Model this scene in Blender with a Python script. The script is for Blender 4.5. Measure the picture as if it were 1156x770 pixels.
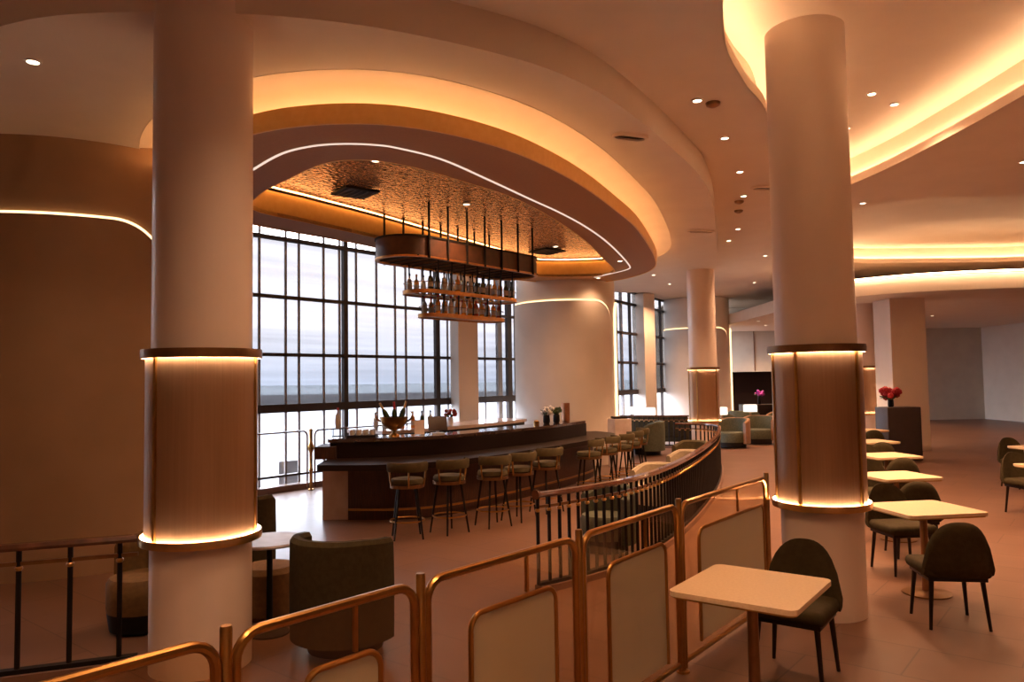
import bpy, bmesh, math, random
from mathutils import Vector, Matrix
PI = math.pi
random.seed(7)
S = bpy.context.scene
C = S.collection
for o in list(bpy.data.objects):
    bpy.data.objects.remove(o)

# ------------------------------------------------------------------ camera
cam = bpy.data.cameras.new('camera')
cam.sensor_width = 36; cam.lens = 850 / 1156 * 36; cam.clip_end = 3000
co = bpy.data.objects.new('camera', cam); C.objects.link(co)
co.location = (0, 0, 1.93)
co.rotation_euler = (Matrix.Rotation(PI/2 + math.atan(45/850), 3, 'X') @ Matrix.Rotation(-.016, 3, 'Z')).to_euler()
S.camera = co
S.view_settings.view_transform = 'Standard'; S.view_settings.look = 'None'
S.view_settings.gamma = 1; S.view_settings.use_curve_mapping = False
S.view_settings.exposure = 1.45
S.cycles.use_denoising = True
S.cycles.max_bounces = 7; S.cycles.diffuse_bounces = 5; S.cycles.transparent_max_bounces = 10
S.cycles.sample_clamp_indirect = 6
S.cycles.use_light_tree = True
S.cycles.caustics_reflective = False; S.cycles.caustics_refractive = False

# ------------------------------------------------------------------ light levels
WARM = (1.0, .55, .29)
SPOT_W = 145          # each ceiling downlight, inner hall
COVE_E = 5.2          # canopy cove strip
RING_E = 52           # light rings of the columns
LED_E = .36          # thin visible LED lines
RECESS_E = 11
SKY_E = 4.9
w = bpy.data.worlds.new('sky'); S.world = w; w.use_nodes = True
nt = w.node_tree; nt.nodes.clear()
tc = nt.nodes.new('ShaderNodeTexCoord'); sx = nt.nodes.new('ShaderNodeSeparateXYZ')
cr = nt.nodes.new('ShaderNodeValToRGB'); bg = nt.nodes.new('ShaderNodeBackground'); wo = nt.nodes.new('ShaderNodeOutputWorld')
nt.links.new(tc.outputs['Generated'], sx.inputs[0]); nt.links.new(sx.outputs['Z'], cr.inputs[0])
nt.links.new(cr.outputs[0], bg.inputs[0]); nt.links.new(bg.outputs[0], wo.inputs[0])
e = cr.color_ramp.elements
e[0].position = 0; e[0].color = (.50, .58, .72, 1); e[1].position = .09; e[1].color = (.90, .92, 1, 1)
bg.inputs['Strength'].default_value = SKY_E

# ------------------------------------------------------------------ materials
def mat(name, col, rough=.5, metal=0, col2=None, scale=8, bump=0, bscale=40, stretch=(1, 1, 1), emit=0, kind='noise', alpha=None, spec=.5, coat=0):
    m = bpy.data.materials.new(name); m.use_nodes = True
    t = m.node_tree; b = t.nodes['Principled BSDF']
    b.inputs['Base Color'].default_value = (*col, 1)
    b.inputs['Roughness'].default_value = rough; b.inputs['Metallic'].default_value = metal
    b.inputs['Specular IOR Level'].default_value = spec; b.inputs['Coat Weight'].default_value = coat
    if emit:
        b.inputs['Emission Color'].default_value = (*col, 1); b.inputs['Emission Strength'].default_value = emit
    tcn = t.nodes.new('ShaderNodeTexCoord'); mp = t.nodes.new('ShaderNodeMapping')
    mp.inputs['Scale'].default_value = stretch
    t.links.new(tcn.outputs['Object'], mp.inputs[0])
    c2 = col2 or tuple(c * .88 for c in col)
    if kind == 'voronoi':
        n = t.nodes.new('ShaderNodeTexVoronoi'); n.inputs['Scale'].default_value = scale; out = n.outputs['Distance']
    else:
        n = t.nodes.new('ShaderNodeTexNoise'); n.inputs['Scale'].default_value = scale; n.inputs['Detail'].default_value = 4; out = n.outputs['Fac']
    t.links.new(mp.outputs[0], n.inputs['Vector'])
    rp = t.nodes.new('ShaderNodeValToRGB'); rp.color_ramp.elements[0].position = .35; rp.color_ramp.elements[1].position = .65
    rp.color_ramp.elements[0].color = (*c2, 1); rp.color_ramp.elements[1].color = (*col, 1)
    t.links.new(out, rp.inputs[0])
    if not emit: t.links.new(rp.outputs[0], b.inputs['Base Color'])
    if bump:
        n2 = t.nodes.new('ShaderNodeTexVoronoi' if kind == 'voronoi' else 'ShaderNodeTexNoise'); n2.inputs['Scale'].default_value = bscale
        t.links.new(mp.outputs[0], n2.inputs['Vector'])
        bp = t.nodes.new('ShaderNodeBump'); bp.inputs['Strength'].default_value = bump; bp.inputs['Distance'].default_value = .02
        t.links.new(n2.outputs[0], bp.inputs['Height']); t.links.new(bp.outputs[0], b.inputs['Normal'])
    return m
def emission(name, col, s):
    m = bpy.data.materials.new(name); m.use_nodes = True; t = m.node_tree; t.nodes.clear()
    e = t.nodes.new('ShaderNodeEmission'); o = t.nodes.new('ShaderNodeOutputMaterial')
    e.inputs[0].default_value = (*col, 1); e.inputs[1].default_value = s
    t.links.new(e.outputs[0], o.inputs[0]); return m
def glass(name, tint, gloss=.08, rough=0.02, lines=0):
    m = bpy.data.materials.new(name); m.use_nodes = True; t = m.node_tree; t.nodes.clear()
    tr = t.nodes.new('ShaderNodeBsdfTransparent'); gl = t.nodes.new('ShaderNodeBsdfGlossy'); mx = t.nodes.new('ShaderNodeMixShader'); o = t.nodes.new('ShaderNodeOutputMaterial')
    tr.inputs[0].default_value = (*tint, 1); gl.inputs['Roughness'].default_value = rough; mx.inputs[0].default_value = gloss
    if lines:   # woven roller screen behind the pane: fine horizontal threads and soft uneven bands
        tcn = t.nodes.new('ShaderNodeTexCoord'); mp = t.nodes.new('ShaderNodeMapping'); mp.inputs['Scale'].default_value = (.15, .15, 5)
        n = t.nodes.new('ShaderNodeTexNoise'); n.inputs['Scale'].default_value = 1.2; n.inputs['Detail'].default_value = 6
        rp = t.nodes.new('ShaderNodeValToRGB'); rp.color_ramp.elements[0].position = .3; rp.color_ramp.elements[1].position = .7
        rp.color_ramp.elements[0].color = (*[c * .82 for c in tint], 1); rp.color_ramp.elements[1].color = (*tint, 1)
        t.links.new(tcn.outputs['Object'], mp.inputs[0]); t.links.new(mp.outputs[0], n.inputs['Vector']); t.links.new(n.outputs['Fac'], rp.inputs[0]); t.links.new(rp.outputs[0], tr.inputs[0])
    t.links.new(tr.outputs[0], mx.inputs[1]); t.links.new(gl.outputs[0], mx.inputs[2]); t.links.new(mx.outputs[0], o.inputs[0]); return m

M = {}
M['cream'] = mat('cream_plaster', (.80, .71, .62), .6, scale=2, col2=(.76, .67, .58))
M['ceil'] = mat('ceiling_paint', (.80, .69, .58), .65, scale=2, col2=(.77, .66, .55))
M['shaft'] = mat('pale_column_lacquer', (.78, .65, .57), .33, scale=2, col2=(.76, .63, .55))
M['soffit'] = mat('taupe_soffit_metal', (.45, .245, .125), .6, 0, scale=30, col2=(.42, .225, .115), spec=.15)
M['gold'] = mat('gold_leaf_fascia', (.92, .56, .18), .45, .1, scale=14, col2=(.88, .51, .15))
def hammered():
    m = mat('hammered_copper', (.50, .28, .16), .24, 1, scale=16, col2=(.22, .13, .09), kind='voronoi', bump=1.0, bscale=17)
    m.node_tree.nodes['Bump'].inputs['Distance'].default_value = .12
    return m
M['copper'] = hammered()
M['brass'] = mat('brushed_brass', (.50, .27, .085), .28, 1, scale=20)
M['rackrim'] = mat('aged_orange_brass', (.62, .29, .09), .35, .9, scale=20, col2=(.50, .22, .07))
M['bronze'] = mat('dark_bronze', (.28, .15, .07), .33, .9, scale=20)
M['goldtrim'] = mat('bright_gold_trim', (.80, .52, .22), .28, 1, scale=20)
M['panel'] = mat('ribbed_champagne_panel', (.36, .20, .11), .38, .4, scale=60, stretch=(1, 1, .02), col2=(.325, .18, .098), bump=.08, bscale=90)
M['darkwood'] = mat('dark_stained_wood', (.015, .006, .0035), .4, scale=6, stretch=(1, 1, 8), col2=(.014, .006, .004), spec=.3)
M['railwood'] = mat('red_brown_handrail_wood', (.12, .042, .02), .25, scale=8, col2=(.07, .024, .012), coat=.6)
M['barwood'] = mat('reddish_reeded_wood', (.085, .03, .013), .45, scale=10, stretch=(8, 8, .5), col2=(.04, .014, .007), bump=.4, bscale=20)
M['black'] = mat('black_metal', (.010, .007, .006), .55, 0, scale=20, spec=.2)
M['frame'] = mat('dark_window_frame', (.05, .035, .03), .45, .3, scale=20)
M['greyframe'] = mat('grey_window_mullion', (.30, .27, .26), .5, .2, scale=20)
M['olive'] = mat('olive_velvet', (.052, .038, .017), .85, scale=25, col2=(.040, .029, .012), spec=.15, bump=.1, bscale=120)
M['olive2'] = mat('grey_olive_leather', (.095, .070, .030), .8, scale=15, col2=(.07, .052, .022), spec=.25)
M['lit_olive'] = mat('window_lit_olive', (.32, .25, .165), .8, scale=25)  # olive chairs painted paler; window light on their rims put into the colour
M['tanwall'] = mat('tan_wall_plaster', (.40, .25, .145), .6, scale=2, col2=(.37, .23, .13))
M['green'] = mat('sage_green_velvet', (.085, .085, .048), .8, scale=25, col2=(.06, .062, .034))
M['mustard'] = mat('mustard_velvet', (.20, .10, .03), .8, scale=25, col2=(.15, .075, .022))
M['tan'] = mat('tan_leather_shell', (.30, .15, .07), .5, scale=20, col2=(.24, .12, .055))
M['creamfab'] = mat('cream_fabric', (.62, .52, .42), .8, scale=25)
M['table'] = mat('cream_stone_tabletop', (.80, .61, .40), .35, scale=60, col2=(.74, .55, .35))
M['greystone'] = mat('grey_stone_tabletop', (.42, .38, .37), .2, scale=5, col2=(.33, .29, .28))
M['marble'] = mat('pink_white_marble', (.74, .62, .56), .2, scale=4, col2=(.60, .46, .40))
M['darkstone'] = mat('polished_dark_stone', (.10, .055, .04), .13, scale=5, col2=(.06, .03, .02), spec=.9, coat=.8)
M['frost'] = mat('frosted_panel', (.82, .80, .70), .4, scale=3, col2=(.78, .76, .66), coat=.4)
M['ribglass'] = glass('bronze_clear_glass', (.92, .84, .72), .08, .05)
M['pane'] = glass('clear_window_glass', (.92, .94, .97), .05)
M['screen'] = glass('screened_window_glass', (.33, .325, .33), .04, .1, lines=1)
def frosted():
    m = M['frost']; t = m.node_tree; b = t.nodes['Principled BSDF']; o = t.nodes['Material Output']
    tl = t.nodes.new('ShaderNodeBsdfTranslucent'); tl.inputs[0].default_value = (.86, .84, .74, 1); mx = t.nodes.new('ShaderNodeMixShader'); mx.inputs[0].default_value = .5
    t.links.new(b.outputs[0], mx.inputs[1]); t.links.new(tl.outputs[0], mx.inputs[2]); t.links.new(mx.outputs[0], o.inputs[0])
frosted()
M['bottleglass'] = mat('dark_green_glass', (.03, .05, .02), .08, scale=5, coat=.5)
M['amber'] = mat('amber_liquor_glow', (.80, .32, .06), .1, scale=5, coat=.5)  # amber brightened, the warm glow of the bottles is painted into the colour
M['clear'] = mat('pale_clear_glass', (.62, .58, .52), .1, scale=5, coat=.5)
M['redglass'] = mat('red_glass', (.45, .05, .03), .1, scale=5, coat=.5)
M['white'] = mat('white_ceramic', (.80, .76, .72), .3, scale=5)
M['red'] = mat('red_petals', (.50, .02, .03), .6, scale=30)
M['purple'] = mat('magenta_petals', (.55, .06, .50), .6, scale=30)
M['leaf'] = mat('leaf_green', (.06, .10, .03), .6, scale=30)
M['greywall'] = mat('pale_stone_cladding', (.62, .56, .47), .5, scale=2, col2=(.57, .51, .43))
M['plinth'] = mat('brown_stone_plinth', (.20, .11, .08), .3, scale=4)
M['concrete'] = mat('grey_concrete_box', (.42, .40, .40), .8, scale=6)
M['ground'] = mat('pale_outdoor_paving', (.15, .153, .162), .9, scale=.25, col2=(.125, .13, .14), spec=.1)
M['sea'] = mat('hazy_sea', (.40, .46, .50), .9, scale=.01, col2=(.38, .44, .48), spec=0)
M['led'] = emission('thin_led_line', (1, .74, .60), LED_E)
M['ledwarm'] = emission('warm_led_strip', (1, .72, .48), RING_E)
M['cove'] = emission('cove_led_strip', (1, .50, .19), COVE_E)
M['recessled'] = emission('recess_led_strip', (1, .60, .33), RECESS_E)
M['innerled'] = emission('inner_cove_led', (1, .42, .13), 5)
M['lamp'] = emission('downlight_disc', (1, .80, .55), 5)
M['shade'] = emission('glowing_lamp_shade', (1, .78, .60), .7)

def floor_mat():
    m = bpy.data.materials.new('polished_pink_stone_floor'); m.use_nodes = True; t = m.node_tree; b = t.nodes['Principled BSDF']
    tcn = t.nodes.new('ShaderNodeTexCoord'); mp = t.nodes.new('ShaderNodeMapping'); mp.inputs['Rotation'].default_value = (0, 0, math.radians(39))
    br = t.nodes.new('ShaderNodeTexBrick'); br.inputs['Scale'].default_value = 1
    br.inputs['Color1'].default_value = (.19, .098, .063, 1); br.inputs['Color2'].default_value = (.165, .083, .053, 1); br.inputs['Mortar'].default_value = (.105, .052, .034, 1)
    br.inputs['Mortar Size'].default_value = .006; br.inputs['Brick Width'].default_value = 1.2; br.inputs['Row Height'].default_value = .6
    n = t.nodes.new('ShaderNodeTexNoise'); n.inputs['Scale'].default_value = 1.8; n.inputs['Detail'].default_value = 6
    mx = t.nodes.new('ShaderNodeMixRGB'); mx.blend_type = 'MULTIPLY'; mx.inputs[0].default_value = .35
    rp = t.nodes.new('ShaderNodeValToRGB'); rp.color_ramp.elements[0].color = (.55, .5, .46, 1); rp.color_ramp.elements[0].position = .3; rp.color_ramp.elements[1].position = .7
    t.links.new(tcn.outputs['Object'], mp.inputs[0]); t.links.new(mp.outputs[0], br.inputs[0]); t.links.new(mp.outputs[0], n.inputs['Vector'])
    t.links.new(n.outputs['Fac'], rp.inputs[0]); t.links.new(br.outputs[0], mx.inputs[1]); t.links.new(rp.outputs[0], mx.inputs[2]); t.links.new(mx.outputs[0], b.inputs['Base Color'])
    b.inputs['Roughness'].default_value = .36; b.inputs['Specular IOR Level'].default_value = .35
    return m
M['floor'] = floor_mat()

# ------------------------------------------------------------------ mesh helpers
def B(): return bmesh.new()
def box(bm, c, s, rz=0, bev=0):
    r = bmesh.ops.create_cube(bm, size=1)
    vs = r['verts']
    bmesh.ops.scale(bm, vec=s, verts=vs)
    if bev:
        es = list({e for v in vs for e in v.link_edges})
        rr = bmesh.ops.bevel(bm, geom=es, offset=bev, segments=3, affect='EDGES', profile=.5)
        vs = list({v for f in rr['faces'] for v in f.verts} | {v for v in vs if v.is_valid})
    if rz: bmesh.ops.rotate(bm, cent=(0, 0, 0), matrix=Matrix.Rotation(rz, 3, 'Z'), verts=vs)
    bmesh.ops.translate(bm, vec=c, verts=vs); return bm
def lathe(bm, prof, c=(0, 0, 0), seg=24, M4=None):
    rings = []
    for r, z in prof:
        ring = []
        for k in range(seg):
            a = 2*PI*k/seg
            p = Vector((r*math.cos(a), r*math.sin(a), z))
            if M4: p = M4 @ p
            ring.append(bm.verts.new(p + Vector(c)))
        rings.append(ring)
    for a, b in zip(rings, rings[1:]):
        for k in range(seg):
            bm.faces.new((a[k], a[(k+1) % seg], b[(k+1) % seg], b[k]))
    if prof[0][0] > 1e-5: bm.faces.new(rings[0][::-1])
    if prof[-1][0] > 1e-5: bm.faces.new(rings[-1])
    return bm
def tube(bm, pts, r, seg=8, closed=False, rr=None):
    pts = [Vector(p) for p in pts]; n = len(pts); rings = []; up = None
    for i, p in enumerate(pts):
        if closed: t = pts[(i+1) % n] - pts[i-1]
        else: t = pts[min(i+1, n-1)] - pts[max(i-1, 0)]
        t.normalize()
        if up is None:
            up = Vector((0, 0, 1)) if abs(t.z) < .9 else Vector((1, 0, 0))
        u = (up - t*up.dot(t)).normalized(); v = t.cross(u); up = u
        q = rr[i] if rr else r
        rings.append([bm.verts.new(p + (u*math.cos(2*PI*k/seg) + v*math.sin(2*PI*k/seg))*q) for k in range(seg)])
    m = n if closed else n-1
    for i in range(m):
        a, b = rings[i], rings[(i+1) % n]
        for k in range(seg): bm.faces.new((a[k], a[(k+1) % seg], b[(k+1) % seg], b[k]))
    if not closed:
        bm.faces.new(rings[0][::-1]); bm.faces.new(rings[-1])
    return bm
def sweep(bm, path, prof, closed=False, closed_prof=True):
    """prof: (outward offset, z) list swept along a horizontal path; outward is to the right of travel"""
    n = len(path); rings = []
    for i in range(n):
        a = Vector(path[i-1][:2]) if (closed or i) else Vector(path[0][:2]); b = Vector(path[(i+1) % n][:2]) if (closed or i < n-1) else Vector(path[i][:2])
        t = (b - a).normalized(); nn = Vector((t.y, -t.x))
        z0 = path[i][2] if len(path[i]) > 2 else 0
        rings.append([bm.verts.new((path[i][0] + nn.x*o, path[i][1] + nn.y*o, z0 + z)) for o, z in prof])
    m = len(prof); k = m if closed_prof else m-1
    for i in range(n if closed else n-1):
        a, b = rings[i], rings[(i+1) % n]
        for j in range(k): bm.faces.new((a[j], a[(j+1) % m], b[(j+1) % m], b[j]))
    if not closed and closed_prof:
        bm.faces.new(rings[0][::-1]); bm.faces.new(rings[-1])
    return bm
def plate(bm, outer, holes, z0, z1):
    es = []
    for lp in [outer] + list(holes):
        vs = [bm.verts.new((p[0], p[1], z0)) for p in lp]
        es += [bm.edges.new((vs[i], vs[(i+1) % len(vs)])) for i in range(len(vs))]
    g = bmesh.ops.triangle_fill(bm, use_beauty=True, use_dissolve=False, edges=es)
    fs = [f for f in g['geom'] if isinstance(f, bmesh.types.BMFace)]
    x = bmesh.ops.extrude_face_region(bm, geom=fs, use_keep_orig=True)
    bmesh.ops.translate(bm, vec=(0, 0, z1-z0), verts=[v for v in x['geom'] if isinstance(v, bmesh.types.BMVert)])
    return bm
def spline(P, per=8, closed=False):
    n = len(P); out = []
    for i in range(n if closed else n-1):
        p0, p1, p2, p3 = (P[(i-1) % n], P[i], P[(i+1) % n], P[(i+2) % n]) if closed else (P[max(i-1, 0)], P[i], P[i+1], P[min(i+2, n-1)])
        for k in range(per):
            t = k/per
            out.append(tuple(.5*((2*b) + (c-a)*t + (2*a-5*b+4*c-d)*t*t + (-a+3*b-3*c+d)*t**3) for a, b, c, d in zip(p0, p1, p2, p3)))
    if not closed: out.append(tuple(P[-1]))
    return out
def offset(P, d):
    """closed loop; positive d moves to the right of travel"""
    n = len(P); r = []
    for i in range(n):
        t = (Vector(P[(i+1) % n][:2]) - Vector(P[i-1][:2])).normalized()
        r.append((P[i][0] + t.y*d, P[i][1] - t.x*d))
    return r
def resample(P, step):
    out = [(P[0], Vector(P[1][:2]) - Vector(P[0][:2]))]; acc = 0
    for a, b in zip(P, P[1:]):
        va, vb = Vector(a), Vector(b); L = (vb-va).length; d = step - acc
        while d <= L:
            q = va + (vb-va)*(d/L); out.append((tuple(q), (vb-va).xy if len(a) > 2 else (vb-va))); d += step
        acc = (acc + L) % step
    return out
def obj(name, bm, m, parent=None, smooth=True, loc=None, auto=35):
    bmesh.ops.recalc_face_normals(bm, faces=bm.faces)
    me = bpy.data.meshes.new(name); bm.to_mesh(me); bm.free()
    o = bpy.data.objects.new(name, me); C.objects.link(o)
    me.materials.append(m if not isinstance(m, str) else M[m])
    if smooth:
        me.polygons.foreach_set('use_smooth', [True]*len(me.polygons))
        me.set_sharp_from_angle(angle=math.radians(auto))
    if parent: o.parent = parent
    if loc: o.location = loc
    return o
def tag(o, label, cat, group=None, kind=None):
    o['label'] = label; o['category'] = cat
    if group: o['group'] = group
    if kind: o['kind'] = kind
    return o
def thing(name, label, cat, loc=(0, 0, 0), rz=0, group=None):
    o = bpy.data.objects.new(name, None); C.objects.link(o); o.location = loc; o.rotation_euler = (0, 0, rz); o.empty_display_size = .1
    return tag(o, label, cat, group)
def struct(name, bm, m, parent=None, **k):
    o = obj(name, bm, m, parent, **k)
    if not parent: o['kind'] = 'structure'
    return o
def kids(o): return list(o.children)
def dup(root, loc, rz=0, label=None, group=None, mats=None):
    def cp(o, par):
        c = o.copy(); C.objects.link(c)
        c.parent = par
        for ch in kids(o):
            if ch.type != 'LIGHT': cp(ch, c)
        return c
    r = cp(root, None); r.location = loc; r.rotation_euler = (0, 0, rz)
    if label: r['label'] = label
    if group: r['group'] = group
    return r

# ------------------------------------------------------------------ contours (plan, metres; camera stands at 0,0 looking along +Y)
WD = Vector((.633, .774)); W0 = Vector((-4.6, 13.5))      # direction and a point of the window wall
canopy = spline([(-.21, 7.06), (-.71, 6.66), (-1.19, 6.47), (-1.74, 6.48), (-2.29, 6.68), (-3.05, 7.2), (-3.75, 8.2), (-4.05, 9.35), (-3.62, 10.55), (-2.5, 12.1), (-1.2, 14.4), (-.1, 16.45), (.45, 17.1), (1.3, 17.5), (2.25, 17.3), (2.71, 16.59), (2.93, 15.43), (2.69, 13.96), (1.94, 11.35), (1.38, 9.9), (.81, 8.61), (.25, 7.63)], 6, True)
recess = spline([(-3.32, 9.67), (-2.83, 10.53), (-2.09, 11.72), (-.8, 14.03), (.40, 16.1), (.85, 16.42), (1.5, 16.45), (2.05, 16.3), (2.15, 15.6), (1.72, 14.0), (1.25, 12.3), (.65, 10.6), (.05, 9.25), (-.52, 8.45), (-.96, 7.9), (-1.34, 7.60), (-1.69, 7.56), (-1.98, 7.72), (-2.38, 8.15), (-2.96, 8.85)], 6, True)
led_line = spline([(-3.55, 9.4), (-3.3, 8.6), (-2.67, 7.79), (-2.23, 7.29), (-1.89, 7.08), (-1.59, 7.02), (-1.3, 7.06), (-1.07, 7.18), (-.68, 7.58), (-.25, 8.35), (.27, 9.34), (.65, 10.05), (1.09, 11.0), (1.54, 12.18), (1.99, 13.6), (2.38, 15.0), (2.42, 15.45), (2.25, 15.9), (1.85, 16.65)], 8)
zoneA = spline([(-3.6, 5.3), (-5.0, 6.2), (-5.5, 7.6), (-5.0, 9.2), (-4.2, 10.6), (-3.0, 12.3), (-1.7, 14.6), (-.6, 16.6), (.3, 18.4), (1.6, 20.4), (3.2, 22.6), (4.75, 22.3), (5.15, 20), (4.75, 17.3), (3.85, 14.0), (3.1, 11.4), (2.57, 9.9), (1.95, 8.65), (1.22, 7.36), (.61, 6.5), (-.1, 5.9), (-1.2, 5.35), (-2.4, 5.15)], 6, True)
recC = spline([(2.36, 7.39), (2.85, 8.21), (3.5, 9.8), (4.1, 11.3), (4.65, 12.2), (5.1, 12.1), (5.3, 11.4), (5.45, 10.2), (5.5, 8.2), (5.4, 6), (5, 3.5), (4, 1.6), (2.7, 1.2), (1.7, 2.4), (1.5, 4.6), (1.85, 6.3)], 6, True)
recD = spline([(6.1, 13.4), (6.3, 15.6), (7.2, 18.6), (8.9, 19.6), (10.6, 19.8), (14, 19.6), (16, 17.2), (16, 14.2), (13, 12.8), (9, 12.5), (7, 12.5)], 6, True)
Z1, ZA, ZO = 4.2, 4.55, 4.88

# ------------------------------------------------------------------ setting
bm = B(); plate(bm, [(-8.6, -2.8), (20.2, -2.8), (20.2, 33.2), (6.0, 33.2), (6.0, 29.6), tuple(W0 + WD*8.5 + Vector((.2, .0))), tuple(W0 - WD*6), (-8.6, 8.7)], [], -.15, 0)
struct('floor', bm, 'floor', smooth=False)
bm = B(); box(bm, (-8.55, 2.9, 2.6), (.2, 11.6, 5.2)); struct('wall_left', bm, 'cream', smooth=False)
bm = B(); box(bm, (20.1, 15.2, 2.6), (.2, 36, 5.2)); struct('wall_right', bm, 'cream', smooth=False)
bm = B(); box(bm, (5.8, -2.7, 2.6), (28.8, .2, 5.2)); struct('wall_rear', bm, 'cream', smooth=False)
bm = B()   # far wall with a dark bar opening
box(bm, (6.9, 32.2, 2.45), (2.6, .3, 4.9)); box(bm, (17, 32.2, 2.45), (6.2, .3, 4.9)); box(bm, (11.05, 32.2, 3.53), (5.7, .3, 2.75))
fw = struct('wall_far', bm, 'greywall', smooth=False)
for k in range(4):
    bm = B(); box(bm, (8.9 + k*1.4, 32.03, 3.5), (.025, .03, 2.6)); obj('panel_joint', bm, 'plinth', fw, smooth=False)
bm = B(); box(bm, (11.05, 33.1, 1.1), (5.7, .1, 2.2)); box(bm, (8.3, 32.7, 1.1), (.1, .9, 2.2)); box(bm, (13.8, 32.7, 1.1), (.1, .9, 2.2)); box(bm, (11.05, 32.7, 2.2), (5.7, .9, .1))
struct('wall_alcove', bm, 'darkwood', smooth=False)
bm = B(); plate(bm, [(-8.6, -2.8), (20.2, -2.8), (20.2, 33.2), (6.2, 33.2), (6.2, 29.3), (1.1, 20.5), tuple(W0 + WD*8.5 + Vector((-.1, .1))), tuple(W0 - WD*6 + Vector((-.1, .1)))], [recC, recD], ZO, ZO + .06)
ceiling = struct('ceiling', bm, 'ceil', smooth=False)
def recess_box(name, loop, h, back):
    lo = offset(loop, back)
    if abs(sum(a[0]*b[1]-b[0]*a[1] for a, b in zip(lo, lo[1:]+lo[:1]))) < abs(sum(a[0]*b[1]-b[0]*a[1] for a, b in zip(loop, loop[1:]+loop[:1]))): lo = offset(loop, -back)
    bm = B(); sweep(bm, lo, [(0, ZO + .05), (0, ZO + h)], True, False); struct(name + '_riser', bm, 'ceil', ceiling)
    bm = B(); plate(bm, lo, [], ZO + h, ZO + h + .05); struct(name + '_top', bm, 'ceil', ceiling, smooth=False)
    mid = [(a[0]*.35+b[0]*.65, a[1]*.35+b[1]*.65) for a, b in zip(loop, lo)]
    bm = B(); sweep(bm, loop, [(-.006, ZO), (.006, ZO), (.006, ZO + .12), (-.006, ZO + .12)], True); struct(name + '_upstand', bm, 'ceil', ceiling)
    bm = B(); tube(bm, [(p[0], p[1], ZO + .09) for p in mid], .018, 6, True); struct(name + '_led', bm, 'recessled', ceiling)
recess_box('ceiling_recess', recC, .46, .12)
recess_box('ceiling_recess', recD, .42, .14)
# lower ring slab around the canopy
def orient(loop, ccw=False):
    A = sum(a[0]*b[1]-b[0]*a[1] for a, b in zip(loop, loop[1:]+loop[:1]))
    return loop if (A > 0) == ccw else loop[::-1]
canopy = orient(canopy, True)       # ccw: right of travel is outward
recess = orient(recess, True)
gap = offset(canopy, .30)
bm = B(); plate(bm, zoneA, [gap], ZA, ZA + .04)
ring = struct('ceiling_ring', bm, 'ceil', smooth=False)
bm = B(); sweep(bm, orient(zoneA, True), [(0, ZA), (.01, ZA), (.01, ZO), (0, ZO)], True); obj('ring_riser', bm, 'ceil', ring)

# canopy: soffit with recess, fascia, cove
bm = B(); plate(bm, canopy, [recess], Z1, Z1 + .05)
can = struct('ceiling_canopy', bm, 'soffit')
bm = B(); sweep(bm, canopy, [(.012, Z1 - .012), (.022, Z1 + .165), (.012, Z1 + .165), (-.01, Z1 - .012)], True); obj('gold_fascia', bm, 'gold', can)
bm = B(); sweep(bm, canopy, [(-.13, Z1 + .05), (-.13, Z1 + .20), (-.115, Z1 + .27), (-.07, Z1 + .335), (0, Z1 + .375), (.09, Z1 + .392), (.18, Z1 + .39), (.25, Z1 + .375), (.302, Z1 + .362), (.302, Z1 + .346)], True, False); obj('cove_curve', bm, 'cream', can, auto=60)
bm = B(); tube(bm, [(p[0], p[1], Z1 + .158) for p in offset(canopy, -.045)], .014, 6, True); obj('cove_light_strip', bm, 'cove', can)
bm = B(); sweep(bm, recess, [(.0, Z1 - .004), (.01, Z1 - .004), (.01, Z1 + .33), (.0, Z1 + .33)], True); obj('recess_fascia', bm, 'gold', can)
bm = B(); tube(bm, [(p[0], p[1], Z1 + .37) for p in offset(recess, -.05)], .012, 6, True); obj('recess_light_strip', bm, 'innerled', can)
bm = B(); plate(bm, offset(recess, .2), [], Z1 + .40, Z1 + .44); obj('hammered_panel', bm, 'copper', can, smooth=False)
bm = B(); sweep(bm, [(p[0], p[1]) for p in led_line], [(-.014, Z1 - .008), (.014, Z1 - .008), (.014, Z1 + .01), (-.014, Z1 + .01)]); obj('led_line', bm, 'led', can)
# lowered ceiling at right, far
low = spline([(8.0, 20.6), (8.15, 19.2), (8.9, 18.2), (10.2, 17.5), (12.5, 17.1), (16, 17)], 6) + [(20, 17), (20, 32), (8.0, 32)]
bm = B(); plate(bm, low, [], 3.88, 4.25); lowc = struct('ceiling_lower', bm, 'ceil')
bm = B(); tube(bm, [(p[0], p[1]-.1, 4.28) for p in low[:30]], .02, 6); obj('cove_light_strip', bm, 'recessled', lowc)

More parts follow.
